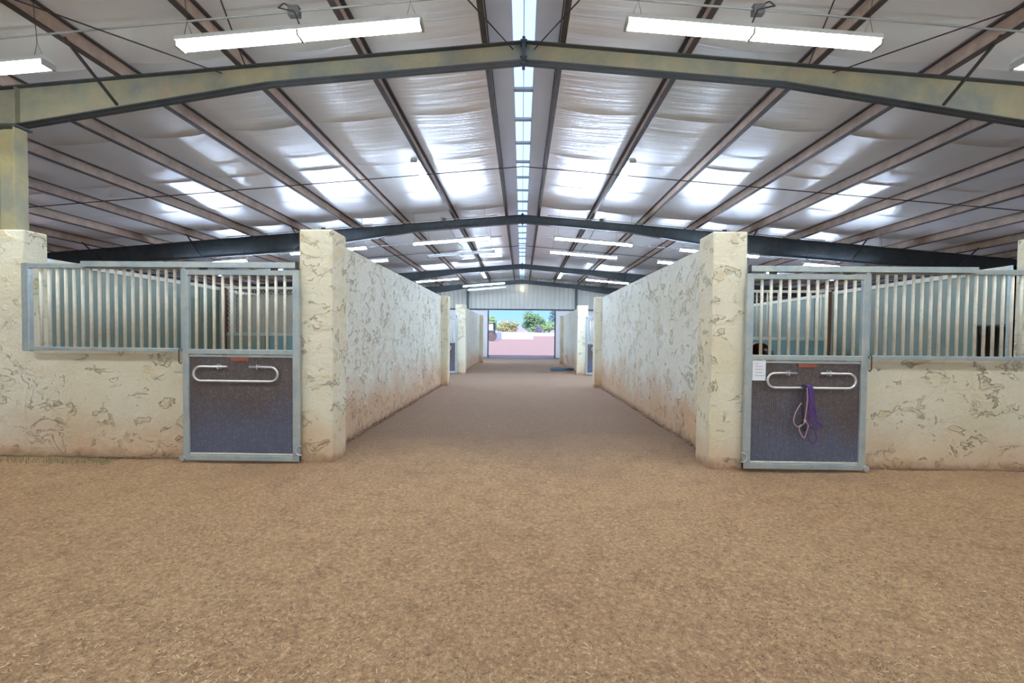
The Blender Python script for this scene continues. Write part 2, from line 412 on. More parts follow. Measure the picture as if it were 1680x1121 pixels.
rafter(15.5, 'dark slate gabled roof beam crossing just above the two front wall pillars', 'beamdark')
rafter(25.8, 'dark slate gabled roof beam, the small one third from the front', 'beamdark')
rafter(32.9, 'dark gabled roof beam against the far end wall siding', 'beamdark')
rafter(-2.6, 'gabled roof beam behind the viewpoint', 'beamolive')
for y, sides, desc in ((6.5, (-1, 1), 'front'), (15.5, (-1, 1), 'middle'), (25.8, (-1, 1), 'rear')):
    for s in sides:
        if desc == 'front': lab = 'tall yellowish steel column rising behind the left edge stucco pillar' if s < 0 else 'steel column carrying the right end of the nearest roof beam'
        else: lab = 'steel column under the %s roof beam on the %s side' % ('second' if desc == 'middle' else 'third', 'left' if s < 0 else 'right')
        t = thing('steel_column', lab, 'column', (s*7.08, y, 0), 'interior steel columns')
        zt = zbot(6.95)
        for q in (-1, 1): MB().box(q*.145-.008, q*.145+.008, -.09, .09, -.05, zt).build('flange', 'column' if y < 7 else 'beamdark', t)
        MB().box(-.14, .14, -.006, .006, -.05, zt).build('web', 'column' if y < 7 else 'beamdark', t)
        MB().box(-.2, .2, -.12, .12, zt-.03, zt).build('cap_plate', 'flange', t)
ordn = ['innermost', 'second', 'third', 'fourth', 'fifth', 'sixth', 'seventh', 'eighth', 'ninth', 'tenth', 'eleventh']
for s in (-1, 1):
    for k, x in enumerate(PX):
        lab = 'brown primed steel roof purlin, %s out from the ridge on the %s' % (ordn[k], 'left' if s < 0 else 'right')
        t = thing('roof_purlin', lab, 'purlin', (s*x, 0, 0), 'purlins running the length of the barn roof')
        zb, zt = ztop(x)+.002, ztop(x)+.24
        lo, hi = YB0, YE-.02
        # C section opening toward the ridge
        wx = s*.035
        MB().box(wx-.003, wx+.003, lo, hi, zb, zt).build('web', 'primer', t)
        for z0, z1, nm in ((zb, zb+.005, 'bottom_flange'), (zt-.005, zt, 'top_flange')):
            mb = MB().box(min(wx, -wx), max(wx, -wx), lo, hi, z0, z1)
            lz = (zb, zb+.022) if 'bottom' in nm else (zt-.022, zt)
            mb.box(-wx-.002, -wx+.002, lo, hi, *lz)
            mb.build(nm, 'primerdark', t)
# light coloured clip at the innermost purlins just behind the nearest beam
# fly braces from rafters to purlins
def brace(p, q, label, r=.017):
    o = MB().tube([p, q], r, 4).build('fly_brace', 'rod'); o.location = (0, 0, 0)
    return tag(o, label, 'brace', 'angle braces between beams and purlins')
for s in (-1, 1):
    sd = 'left' if s < 0 else 'right'
    brace((s*5.5, 6.42, zbot(5.5)+.03), (s*5.5, 5.68, ztop(5.5)+.05), 'dark angle brace crossing the nearest roof beam near its %s end' % sd, .02)
    for k, w_ in ((4, 'inner'), (6, 'middle'), (8, 'outer')):
        x = PX[k]
        brace((s*x, 15.42, zbot(x)+.05), (s*(x+.03), 14.75, ztop(x)+.06), '%s short dark brace on the %s half of the second roof beam' % (w_, sd), .022)
    brace((s*PX[3], 25.72, zbot(PX[3])+.05), (s*PX[3], 25.05, ztop(PX[3])+.08), 'short dark brace on the %s half of the third roof beam' % sd, .022)
# sag rods across the purlins mid-bay
for y, lab in ((11.1, 'thin dark sag rod strung across the purlins ahead of the second roof beam'), (20.6, 'thin dark sag rod strung across the purlins between second and third beams')):
    o = MB().tube([(x, y, ztop(x)-.008) for x in (-HALF+.2, -9, 0, 9, HALF-.2)], .011, 5).build('sag_rod', 'rod'); tag(o, lab, 'rod', 'sag rods')
# diagonal roof bracing rods in front of the nearest beam
def rr(a, b, lab):
    o = MB().tube([a, b], .0085, 5).build('bracing_rod', 'rod'); tag(o, lab, 'rod', 'diagonal roof bracing rods')
for s in (-1, 1):
    sd = 'left' if s < 0 else 'right'
    rr((s*.14, 6.42, 5.27), (s*2.2, 2.4, ztop(2.2)-.02), 'thin diagonal rod running from the beam apex up to the %s' % sd)
    rr((s*4.06, 6.42, 4.96), (s*7.2, 2.7, ztop(7.2)+.05), 'long thin diagonal rod meeting the nearest beam in its %s half' % sd)
    rr((s*3.72, 6.40, 5.02), (s*3.30, 5.15, 5.14), 'short thin rod near the fluorescent light above the beam on the %s' % sd)

# ------------------------------------------------------------ fluorescent fixtures
def fixture(lit='tube'):
    t = thing('fluorescent_fixture', 'tmp', 'light fixture', (0, 0, 0))
    MB().prism([(-.055, 0), (.055, 0), (.075, -.045), (.075, -.055), (-.075, -.055), (-.075, -.045)], -1.22, 1.22, 'x').build('housing', 'fixhouse', t)
    for a in (-1, 1):
        for b_ in (-1, 1):
            MB().tube([(a*.02, b_*.045, -.082), (a*1.19, b_*.045, -.082)], .021, 10).build('tube', lit, t, smooth=True)
    for x in (-1.215, 0, 1.215):
        mb = MB().box(x-.012, x+.012, -.07, .07, -.108, -.045); mb.build('socket', 'socket', t, bevel=.003)
    for x in (-1.12, 1.12):
        mb = MB(); mb.tube([(x-.05, 0, 0), (x, 0, .16), (x+.05, 0, 0)], .003, 4); mb.tube([(x, 0, .16), (x, 0, .93)], .003, 4)
        mb.build('hanger_wire', 'rod', t)
    return t
FX = {0: fixture('tube'), 1: fixture('tubeoff'), 2: fixture('tubecool'), 3: fixture('tubecool2')}
used = {0: False, 1: False, 2: False, 3: False}
def place(lit, x, y, drop, label, group, along=False):
    k = (0 if y < 9 else 2 if y < 13 else 3) if lit else 1; src = FX[k]
    tilt = math.atan(SL)*(1 if x > 0 else -1)
    z = ztop(x)-drop
    if along: rot = (0, 0, pi/2)
    else: rot = (0, tilt, 0)
    if not used[k]: used[k] = True; o = src; o.location = (x, y, z); o.rotation_euler = rot; o['label'] = label; o['group'] = group; return o
    return copy_thing(src, (x, y, z), label, rot, group)
G1 = 'fluorescent fixtures hung across the aisles'
for s in (-1, 1):
    sd = 'left' if s < 0 else 'right'
    place(True, s*2.22, 4.75, .72, 'large lit twin tube fixture in the foreground, %s of the ridge' % sd, G1)
    place(True, s*6.08, 4.85, .72, 'lit twin tube fixture at the upper %s corner above the nearest beam' % sd, G1)
    place(True, s*2.22, 14.95, .70, 'lit fixture below the second roof beam, just %s of the ridge' % sd, G1)
    place(True, s*6.1, 14.95, .70, 'lit fixture peeking out beside the %s front aisle pillar top' % sd, G1)
    place(True, s*10.0, 15.1, .76, 'lit fixture under the second roof beam over the %s stalls' % sd, G1)
    place(s > 0, s*2.22, 17.35, .70, '%s fixture behind the one below the second beam, %s of the ridge' % ('lit' if s > 0 else 'unlit', sd), G1)
    place(True, s*6.1, 17.35, .70, 'lit fixture low over the %s aisle wall beyond the second beam' % sd, G1)
    place(True, s*10.0, 17.4, .74, 'lit fixture seen through the top rail of the %s stall door' % sd, G1)
    place(True, s*4.86, 27.3, .26, 'small lit fixture beyond the third roof beam on the %s' % sd, G1)
place(True, -2.2, 27.5, .70, 'small lit fixture just above the far end wall, left of the ridge', G1)
place(False, -2.2, 29.9, .70, 'small unlit fixture right in front of the far end wall siding', G1)
for y in (11.2, 28.2):
    for s in (-1, 1):
        o = place(True, s*2.27, y, .03, 'lit fixture fixed lengthwise under a purlin on the %s, %s' % ('left' if s < 0 else 'right', 'ahead of the second beam' if y < 15 else 'beyond the third beam'), 'fluorescent fixtures fixed under purlins', True)
        for ch in list(o.children):
            if ch.name.startswith('hanger_wire'): bpy.data.objects.remove(ch)
# unseen fixtures added overhead and behind the viewpoint to light the front walls
for s in (-1, 1):
    for xx in (2.22, 6.08):
        place(True, s*xx, 1.2, .72, 'unseen lit twin tube fixture added overhead behind the viewpoint', 'unseen fixtures added to light the front')
        place(True, s*xx, -4.2, .72, 'unseen lit twin tube fixture added overhead far behind the viewpoint', 'unseen fixtures added to light the front')

# conduits with junction boxes
def conduit_row(y, xb, ydrop, lab, zz=.02):
    for s in (-1, 1):
        sd = 'left' if s < 0 else 'right'
        t = thing('conduit_run', lab % sd, 'conduit', (0, y, 0), 'electrical conduits under the purlins')
        MB().tube([(s*.8, 0, ztop(.8)-zz), (s*9.5, 0, ztop(9.5)-zz)], .012, 6).build('pipe', 'conduit', t)
        for x in (xb, xb+3.87):
            z = ztop(x)-zz
            j = MB().box(s*x-.065, s*x+.065, -.04, .04, z-.06, z+.05).build('junction_box', 'jbox', t, bevel=.008)
            MB().tube([(s*x, 0, z+.03), (s*(x+.10), -.05, z+.06), (s*(x+.08), (ydrop-y)*.3, z-.10), (s*(x-.25), (ydrop-y)*.75, z-.35), (s*(x-.41), ydrop-y, ztop(x-.41)-.71)], .008, 5).build('drop_cable', 'rod', j)
conduit_row(5.5, 2.63, 4.8, 'grey conduit with junction boxes above the foreground fixtures, %s half')
conduit_row(15.2, 2.5, 15.0, 'grey conduit just ahead of the second roof beam, %s half')
conduit_row(18.4, 2.5, 17.4, 'thin grey conduit midway between the second and third beams, %s half')
# bulb on the end wall
t = thing('wall_bulb', 'single round lit bulb at the peak of the far end wall', 'lamp', (.02, YE-.03, 4.83))
MB().tube([(0, 0, 0), (0, -.08, 0)], .05, 10).build('lamp_base', 'conduit', t)
MB().blob((0, -.14, 0), (.075, .075, .075), 2).build('bulb', 'bulb', t, smooth=True)
# posts of the end wall, above the header
for s in (-1, 1):
    t = thing('steel_post', 'dark steel post against the far end wall siding, %s of the doorway' % ('left' if s < 0 else 'right'), 'post', (s*3.75, YE-.17, 0), 'end wall posts')
    MB().box(-.08, .08, -.06, -.05, 0, ztop(3.75)-.3).build('flange', 'beamdark', t); MB().box(-.01, .01, -.05, .05, 0, ztop(3.75)-.3).build('web', 'beamdark', t); MB().box(-.08, .08, .05, .06, 0, ztop(3.75)-.3).build('flange', 'beamdark', t)
# sliding door leaves parked beside the opening
for s in (-1, 1):
    t = thing('sliding_door_leaf', 'pale sliding barn door leaf parked %s of the far doorway' % ('left' if s < 0 else 'right'), 'door', (s*3.02, YE-.36, 0), 'far sliding doors')
    mb = MB().box(-.66, .66, -.02, .02, .05, HO-.08)
    for i in range(5): mb.box(-.6+i*.29, -.57+i*.29, -.035, -.02, .05, HO-.08)
    mb.build('panel', 'leaf_door', t)
    for q in (-.6, .6): MB().box(q-.03, q+.03, -.05, .03, .03, HO-.06).build('edge_frame', 'white', t)

# ------------------------------------------------------------ stucco walls and pillars
def pillar(x0, x1, y0, y1, h, label, mat='stucco', bev=.02):
    cx, cy = (x0+x1)/2, (y0+y1)/2
    bm_ = MB().box(x0-cx, x1-cx, y0-cy, y1-cy, -.05, h)
    o = bm_.build('stucco_pillar', mat, bevel=bev, seg=3); o.location = (cx, cy, 0)
    return tag(o, label, 'pillar', 'stucco wall pillars')
for s in (-1, 1):
    sd = 'left' if s < 0 else 'right'
    X = lambda a, b_: (min(s*a, s*b_), max(s*a, s*b_))
    pillar(*X(2.13, 2.512), 5.353, 5.772, 2.645, 'large cream stucco pillar at the near end of the %s aisle wall' % sd)
    pillar(*X(2.162, 2.512), 14.02, 14.39, 2.645, 'cream stucco pillar ending the %s aisle wall before the cross aisle' % sd)
    pillar(*X(2.158, 2.56), 18.35, 18.75, 2.685, 'cream stucco pillar starting the farther %s wall past the cross aisle' % sd)
    pillar(*X(2.162, 2.512), 26.72, 27.08, 2.67, 'small pale pillar at the far end of the %s wall near the doorway' % sd)
    xo = 5.80 if s < 0 else 5.82
    pillar(*X(xo, xo+.5), 5.45, 5.74, 2.645, 'cream stucco pillar at the %s edge of the picture beside the stall bars' % sd)
    struct(MB().box(*X(2.367, 2.50), 5.70, 14.1, -.05, 2.64).build('wall_%s_aisle' % sd, 'stucco_daylit', bevel=.015))
    struct(MB().box(*X(2.367, 2.50), 18.7, 26.8, -.05, 2.68).build('wall_%s_aisle_far' % sd, 'stucco_daylit', bevel=.015))
    x1 = 6.0
    struct(MB().box(*X(3.80, 12.5), 5.457, 5.62, -.05, 1.25).build('wall_%s_front' % sd, 'stucco', bevel=.012))
    struct(MB().box(*X(3.80, 12.5), 18.46, 18.62, -.05, 1.25).build('wall_%s_cross' % sd, 'stucco', bevel=.012))
    struct(MB().box(*X(2.5, 12.5), 13.95, 14.1, -.05, 1.25).build('wall_%s_back' % sd, 'stucco', bevel=.012))

# ------------------------------------------------------------ stall fronts
YD = 5.29
def stall_front(s):
    """door hung on the track beside the pillar, barred panel beside it; built around (0,0,0) of the front plane"""
    X = lambda a, b_: (min(s*a, s*b_), max(s*a, s*b_))
    sd = 'left' if s < 0 else 'right'
    far_end = 5.66 if s < 0 else 5.80
    g = thing('stall_grille', 'tmp', 'stall grille', (0, YD, 0))
    MB().box(*X(3.83, far_end), 0, .05, 2.175, 2.231).build('top_rail', 'galv', g, bevel=.004)
    MB().box(*X(3.80, far_end), 0, .06, 1.243, 1.285).build('bottom_rail', 'galv', g, bevel=.004)
    MB().box(*X(far_end-.08, far_end), -.004, .055, 1.235, 2.235).build('end_post', 'galv', g, bevel=.004)
    MB().box(*X(3.812, 3.832), .0, .05, 1.25, 2.2).build('end_post', 'galv', g, bevel=.003)
    x = 3.915; b0 = None
    while x < far_end-.12:
        if b0 is None: b0 = MB().tube([(0, 0, 1.28), (0, 0, 2.18)], .0165, 10).build('bar', 'bar', g, smooth=True); b0.location = (s*x, .026, 0)
        else: c = b0.copy(); COL.objects.link(c); c.parent = g; c.location = (s*x, .026, 0)
        x += .0965
    tr = thing('door_track', 'tmp', 'track', (0, YD, 0))
    mb = MB(); mb.box(*X(2.50, 4.935), -.045, -.037, 2.19, 2.252); mb.box(*X(2.50, 4.935), -.045, .0, 2.246, 2.252); mb.box(*X(2.50, 4.935), -.008, .0, 2.19, 2.252)
    mb.build('channel', 'galv', tr)
    MB().box(*X(2.485, 2.505), -.05, -.001, 2.185, 2.258).build('end_stop', 'black', tr)
    for q in (2.75, 3.55): MB().box(*X(q-.04, q+.04), -.035, -.01, 2.165, 2.21).build('trolley', 'black', tr)
    d = thing('stall_door', 'tmp', 'stall door', (0, YD, 0))
    a, b_ = 2.473, 3.795
    for q0, q1 in ((a, a+.075), (b_-.068, b_)): MB().box(*X(q0, q1), -.03, .02, .02, 2.17).build('stile', 'galv', d, bevel=.006)
    MB().box(*X(a+.07, b_-.06), -.028, .018, 2.108, 2.17).build('top_rail', 'galv', d, bevel=.005)
    MB().box(*X(a+.07, b_-.06), -.028, .018, 1.222, 1.279).build('middle_rail', 'galv', d, bevel=.005)
    MB().box(*X(a+.07, b_-.06), -.016, .016, 1.190, 1.214).build('middle_rail', 'galv', d, bevel=.003)
    MB().box(*X(a, b_), -.028, .018, .02, .082).build('bottom_rail', 'galv', d, bevel=.005)
    MB().box(*X(a+.07, b_-.06), -.014, .014, .086, .104).build('bottom_rail', 'bar', d, bevel=.003)
    MB().box(*X(a+.07, b_-.06), -.004, .008, .09, 1.20).build('mat_panel', 'mat', d)
    k = 0
    for i in range(11):
        x = 2.645+.1005*i
        if i == 0: b1 = MB().tube([(0, 0, 1.27), (0, 0, 2.12)], .0165, 10).build('bar', 'bar', d, smooth=True); b1.location = (s*x, 0, 0)
        else: c = b1.copy(); COL.objects.link(c); c.parent = d; c.location = (s*x, 0, 0)
    # blanket bar: open loop of bright tube
    x0, x1, zt, zb, r = 2.70, 3.65, 1.085, .925, .08
    pts = [(3.02, zt)]
    for i in range(9): t_ = pi/2+pi*i/8; pts.append((x0+r+r*cos(t_), (zt+zb)/2+r*sin(t_)))
    for i in range(9): t_ = -pi/2+pi*i/8; pts.append((x1-r+r*cos(t_), (zt+zb)/2+r*sin(t_)))
    pts.append((3.27, zt))
    h = MB().tube([(s*p[0], -.058, p[1]) for p in pts], .0125, 10).build('blanket_bar', 'alu', d, smooth=True)
    for q in (2.93, 3.37): MB().box(*X(q-.006, q+.006), -.072, .0, zt-.028, zt+.028).build('bracket', 'alu', h, bevel=.002)
    n_ = MB().box(*X(3.055, 3.255), -.014, -.003, 1.148, 1.188).build('name_plate', 'plate', d, bevel=.002); n_['label'] = 'small red brown plate'
    # ring handle at the aisle side and roller at the foot
    ring = [(s*(2.455+.045*cos(t_)), -.045-.0*t_, .145+.055*sin(t_)) for t_ in [RAD(q) for q in (range(-60, 250, 20))]]
    ring = [(s*(2.455+.05*cos(RAD(q))), -.045, .15+.052*sin(RAD(q))) for q in range(-110, 121, 20)]
    if True: MB().tube(ring, .006, 6).build('ring_pull', 'alu', d, smooth=True)
    MB().tube([(s*3.80, -.05, .045), (s*3.80, .0, .045)], .032, 12).build('guide_roller', 'galv', d)
    MB().tube([(s*3.812, -.035, 1.30), (s*3.822, -.045, 1.27), (s*3.822, -.045, 1.13), (s*3.808, -.04, 1.11), (s*3.798, -.035, 1.13)], .006, 6).build('latch_hook', 'black', d)
    # floor bolt shadow gap is real: door hangs clear of the ground
    return g, tr, d
for s in (-1, 1):
    sd = 'left' if s < 0 else 'right'
    g, tr, d = stall_front(s)
    g['label'] = 'barred steel grille above the %s half wall' % sd; g['group'] = 'stall front grilles'
    tr['label'] = 'galvanised sliding track above the near %s stall door' % sd; tr['group'] = 'stall door tracks'
    d['label'] = 'near %s sliding stall door with dark mat panel and %s' % (sd, 'empty blanket bar' if s < 0 else 'purple rope on its blanket bar'); d['group'] = 'sliding stall doors'
    for src, nm in ((g, 'barred steel grille of the farther %s stall past the cross aisle'), (tr, 'sliding track over the farther %s stall door past the cross aisle'), (d, 'farther %s stall door, a sliver seen past the cross aisle')):
        copy_thing(src, (0, YD+13.0, 0), nm % sd)

# paper notice and halter on the right door
t = thing('paper_notice', 'white handwritten paper notice taped on the right stall door', 'notice', (2.625, YD-.018, 1.108))
MB().box(-.072, .072, -.003, 0, -.11, .11).build('sheet', 'paper', t)
mb = MB()
for r_, (z, n_, a_) in enumerate(((.075, 3, -.05), (.045, 6, -.045), (.012, 6, -.045), (-.022, 6, -.04), (-.055, 8, -.05))):
    pts = []
    for i in range(n_*4+1): pts.append((a_+i*.0035, -.0045, z+.006*sin(i*1.9+r_)*(.5+.5*cos(i*.7+r_*2))))
    mb.tube(pts, .0013, 4)
mb.build('handwriting', 'ink', t)
for q in (-.05, .05): MB().box(q-.012, q+.012, -.0045, -.002, .098, .114).build('tape', 'white', t)

t = thing('rope_halter', 'purple lead rope and black halter hanging from the right door blanket bar', 'halter', (3.10, YD-.075, .93))
def strand(pts, r, nm, mat, n=7): 
    # smooth through points
    P_ = [Vector(p) for p in pts]; out = []
    for i in range(len(P_)-1):
        p0, p1, p2, p3 = P_[max(i-1, 0)], P_[i], P_[i+1], P_[min(i+2, len(P_)-1)]
        for k in range(5):
            u = k/5; out.append(.5*((2*p1)+(-p0+p2)*u+(2*p0-5*p1+4*p2-p3)*u*u+(-p0+3*p1-3*p2+p3)*u**3))
    out.append(P_[-1]); return MB().tube(out, r, n).build(nm, mat, t, smooth=True)
for i, (dx, dz, w_) in enumerate(((0, -.42, .03), (.03, -.36, .04), (.055, -.45, .03), (.02, -.30, .05))):
    strand([(dx-.01, .035, 0), (dx, .0, .026), (dx+.012, -.022, -.01), (dx+.03, -.022-.004*i, -.16), (dx+w_+.04, -.02, dz+.06), (dx+w_+.02, -.024, dz), (dx+w_-.02, -.02, dz+.05), (dx+.01, -.026, -.17), (dx+.005, -.012, -.02), (dx+.008, .02, .018), (dx-.0, .038, -.02)], .0065, 'lead_rope', 'purple')
strand([(.07, -.02, -.22), (.10, -.025, -.33), (.14, -.03, -.38), (.165, -.03, -.40), (.17, -.03, -.44)], .008, 'rope_tail', 'purple')
strand([(.06, -.02, -.40), (.10, -.02, -.46), (.125, -.02, -.55), (.09, -.02, -.61), (.04, -.02, -.56), (.02, -.02, -.48), (.05, -.02, -.41)], .006, 'rope_loop', 'purple')
strand([(-.02, .03, 0), (-.02, -.01, .024), (-.035, -.02, -.06), (-.04, -.022, -.20), (-.03, -.022, -.33), (-.045, -.022, -.40)], .012, 'halter_strap', 'strap')
strand([(-.03, -.022, -.15), (-.08, -.03, -.20), (-.125, -.03, -.30), (-.13, -.03, -.38), (-.09, -.03, -.42), (-.05, -.03, -.40)], .005, 'noseband', 'pinkrope')
strand([(.0, -.03, .0), (.005, -.034, -.14), (-.01, -.034, -.28), (-.02, -.03, -.38), (-.075, -.03, -.44), (-.02, -.03, -.54), (.01, -.03, -.47), (.02, -.03, -.40), (-.03, -.03, -.34)], .005, 'cheek_cord', 'pinkrope')
MB().blob((-.015, -.036, -.36), (.016, .01, .02), 1).build('knot', 'pinkrope', t)
MB().blob((-.02, -.03, -.43), (.03, .012, .05), 1).build('buckle', 'strap', t)

# ------------------------------------------------------------ stall interiors
def partition(x, y0, y1, z1, label, opening=None):
    t = thing('stall_partition', label, 'partition', (x, y0, 0), 'green grey stall partitions')
    L = y1-y0
    if opening:
        oy0, oy1, oz = opening
        mb = MB(); mb.box(-.02, .02, 0, oy0, .0, z1-.06); mb.box(-.02, .02, oy0, oy1, oz, z1-.06); mb.box(-.02, .02, oy1, L, 0, z1-.06); mb.build('panel', 'panelgreen', t)
        MB().box(-.035, .035, oy0, oy1, oz-.02, oz).build('opening_rail', 'black', t)
        for q in (.12, .30, .42):
            MB().tube([(0, oy0+q, oz-.03), (0, oy0+q-.09, oz-.45)], .012, 6).build('opening_rod', 'black', t)
        MB().box(-.30, -.27, oy0-.1, oy1+.2, .2, oz-.05).build('back_board', 'wood', t) if x < 0 else MB().box(.27, .30, .52, 1.7, .2, oz+.25).build('back_board', 'wood', t)
        if x > 0: MB().box(.33, .35, .02, 1.0, .2, oz+.25).build('back_board', 'panelgreen', t)
    else:
        mb = MB(); mb.box(-.02, .02, 0, L, .0, z1-.06)
        q = .4
        while q < L: mb.box(-.03, .03, q, q+.035, .0, z1-.06); q += .6
        mb.build('panel', 'panelgreen', t)
    MB().box(-.035, .035, 0, L, z1-.06, z1).build('top_rail', 'bar', t)
    for q in (.03, L-.03): MB().box(-.04, .04, q-.03, q+.03, 0, z1+.0).build('post', 'galv', t)
    return t
partition(-5.88, 5.76, 9.2, 2.36, 'solid green grey partition behind the left grille')
partition(-5.88, 9.28, 13.9, 2.34, 'solid green grey partition of the second left stall')
partition(5.86, 5.77, 9.1, 2.36, 'solid green grey partition with a low opening behind the right grille', (.0, .47, 1.66))
partition(5.86, 9.2, 13.9, 2.34, 'solid green grey partition of the second right stall')
for s in (-1, 1):
    for y0 in (18.7,): partition(s*5.88, y0, 26.7, 2.36, 'green grey partition of the farther %s stalls' % ('left' if s < 0 else 'right'))
# back of the left stall: expanded mesh above blue green boards
t = thing('mesh_divider', 'back divider of the left stall with wire mesh over blue boards', 'divider', (0, 9.2, 0))
MB().box(-5.83, -2.51, -.03, .03, 2.33, 2.38).build('top_rail', 'bar', t)
MB().box(-5.83, -2.51, -.03, .03, 1.425, 1.48).build('middle_rail', 'galv', t)
MB().box(-5.83, -2.51, -.02, .02, .03, 1.425).build('board', 'panelgreen', t)
MB().box(-4.95, -2.51, -.035, -.022, .3, 1.42).build('blue_tarp', 'tarp', t)
o = MB().box(-5.83, -5.74, -.05, .03, 0, 2.35).build('wood_post', 'wood', t)
MB().box(-4.98, -4.90, -.05, .03, 0, 1.42).build('wood_post', 'wood', t)
mb = MB(); n_ = 60
for i in range(-16, 62):      # diamond mesh wires both ways
    for sg in (1, -1):
        a = -5.74+i*.056; 
        x0_, z0_ = (a, 1.48) if sg > 0 else (a, 2.33); 
        x1_, z1_ = (a+.85*.6, 2.33) if sg > 0 else (a+.85*.6, 1.48)
        if x0_ < -5.74:
            u = (-5.74-x0_)/(x1_-x0_); x0_, z0_ = -5.74, z0_+(z1_-z0_)*u
        if x1_ > -2.53:
            u = (-2.53-x0_)/(x1_-x0_)
            if u <= 0: continue
            x1_, z1_ = -2.53, z0_+(z1_-z0_)*u
        if x1_ <= x0_: continue
        mb.tube([(x0_, 0, z0_), (x1_, 0, z1_)], .0045, 4)
mb.build('wire_mesh', 'mesh', t)
MB().box(-5.74, -2.53, .30, .32, 1.2, 2.25).build('rear_board', 'mesh', t)
# back of the right stall: bars above panels
t = thing('barred_divider', 'back divider of the right stall with bars over pale blue panels', 'divider', (0, 9.1, 0))
MB().box(2.51, 5.82, -.03, .03, 2.334, 2.38).build('top_rail', 'bar', t)
MB().box(2.51, 5.82, -.03, .03, 1.44, 1.50).build('middle_rail', 'galv', t)
MB().box(2.51, 5.82, -.015, .015, .03, 1.44).build('panel', 'tarp', t)
MB().box(5.75, 5.83, -.04, .04, 0, 2.36).build('wood_post', 'wood', t)
b0 = None
for i in range(16):
    x = 2.65+i*.2
    if b0 is None: b0 = MB().tube([(0, 0, 1.49), (0, 0, 2.34)], .016, 8).build('bar', 'bar', t, smooth=True); b0.location = (x, 0, 0)
    else: c = b0.copy(); COL.objects.link(c); c.parent = t; c.location = (x, 0, 0)
MB().box(2.55, 5.80, 4.7, 4.74, .1, 2.25).build('corrugated_back', 'panelgreen', t)

# ------------------------------------------------------------ horse in the right stall
hz = thing('horse', 'brown horse standing in the right stall, back visible above the door rail', 'horse', (0, 0, 0))
verts = [(0,0,0)]; 
V = [ # x forward, y left, z  radius
 ((0, 0, 1.17), .27), ((.42, 0, 1.13), .30), ((.85, 0, 1.15), .28), ((1.12, 0, 1.17), .23),       # 0-3 pelvis..chest
 ((1.36, 0, 1.30), .17), ((1.55, 0, 1.34), .13), ((1.74, 0, 1.34), .105), ((1.86, 0, 1.18), .095), ((1.98, 0, .98), .06), ((2.03, 0, .90), .05),  # 4-9 neck, head
 ((-.20, 0, 1.16), .22)]  # 10 rump
E_ = [(0,1),(1,2),(2,3),(3,4),(4,5),(5,6),(6,7),(7,8),(8,9),(0,10)]
def leg(root, pts):
    last = root
    for p, r in pts: V.append((p, r)); E_.append((last, len(V)-1)); last = len(V)-1
for sg in (-1, 1):
    leg(10, [((-.14, sg*.15, .95), .15), ((-.08, sg*.17, .72), .10), ((-.30, sg*.17, .50), .055), ((-.27, sg*.17, .20), .038), ((-.22, sg*.17, .08), .045), ((-.17, sg*.17, .03), .055)])
    leg(3, [((1.08, sg*.14, .90), .12), ((1.06, sg*.15, .70), .075), ((1.07, sg*.15, .46), .052), ((1.06, sg*.15, .20), .036), ((1.10, sg*.15, .08), .044), ((1.13, sg*.15, .03), .052)])
for sg in (-1, 1): leg(6, [((1.70, sg*.07, 1.45), .03), ((1.70, sg*.08, 1.53), .012)])
me = bpy.data.meshes.new('body'); me.from_pydata([v[0] for v in V], E_, []); body = bpy.data.objects.new('body', me); COL.objects.link(body); body.parent = hz
m_ = body.modifiers.new('skin', 'SKIN'); sk = me.skin_vertices[0].data if me.skin_vertices else None
if sk is None:
    bpy.context.view_layer.objects.active = body
for i, (p, r) in enumerate(V):
    me.skin_vertices[0].data[i].radius = (r*.82, r) if i < 4 or i == 10 else (r, r)
me.skin_vertices[0].data[0].use_root = True
ss = body.modifiers.new('sub', 'SUBSURF'); ss.levels = 2; ss.render_levels = 2
m_.use_smooth_shade = True
me.materials.append(MT['coat'])
def lstrand(pts, r, nm, mat): return MB().tube(pts, r, 10).build(nm, mat, hz, smooth=True)
lstrand([(-.36, 0, 1.30), (-.45, 0, 1.27), (-.52, 0, 1.10), (-.53, 0, .80), (-.50, 0, .45)], [.035, .05, .06, .075, .03], 'tail', 'mane')
lstrand([(1.05, .0, 1.42), (1.22, .0, 1.45), (1.42, .03, 1.47), (1.62, .02, 1.49), (1.74, 0, 1.46)], [.02, .04, .05, .045, .02], 'mane', 'mane')
for sg in (-1, 1): MB().blob((1.88, sg*.085, 1.22), (.02, .012, .02), 2).build('eye', 'mane', hz, smooth=True)
hz.location = (3.30, 6.95, -.0); hz.rotation_euler = (0, 0, RAD(99))

# ------------------------------------------------------------ hose near the far right wall
t = thing('garden_hose', 'teal garden hose coiled on the floor by the far right wall', 'hose', (1.80, 20.9, 0))
pts = []
for i in range(70):
    a = i*.33; r_ = .38+.07*sin(i*.7); pts.append((r_*1.15*cos(a)-.0, r_*1.9*sin(a)*.5, .03+.018*(i//19)+.008*sin(i)))
pts += [(.35, .35, .06), (.38, .9, .2), (.38, 1.6, .45), (.36, 2.2, .55)]
MB().tube(pts, .016, 6).build('coil', 'bluedrum', t, smooth=True)
MB().tube([(.36, 2.2, .55), (.40, 2.25, .58)], .03, 8).build('tap', 'alu', t)

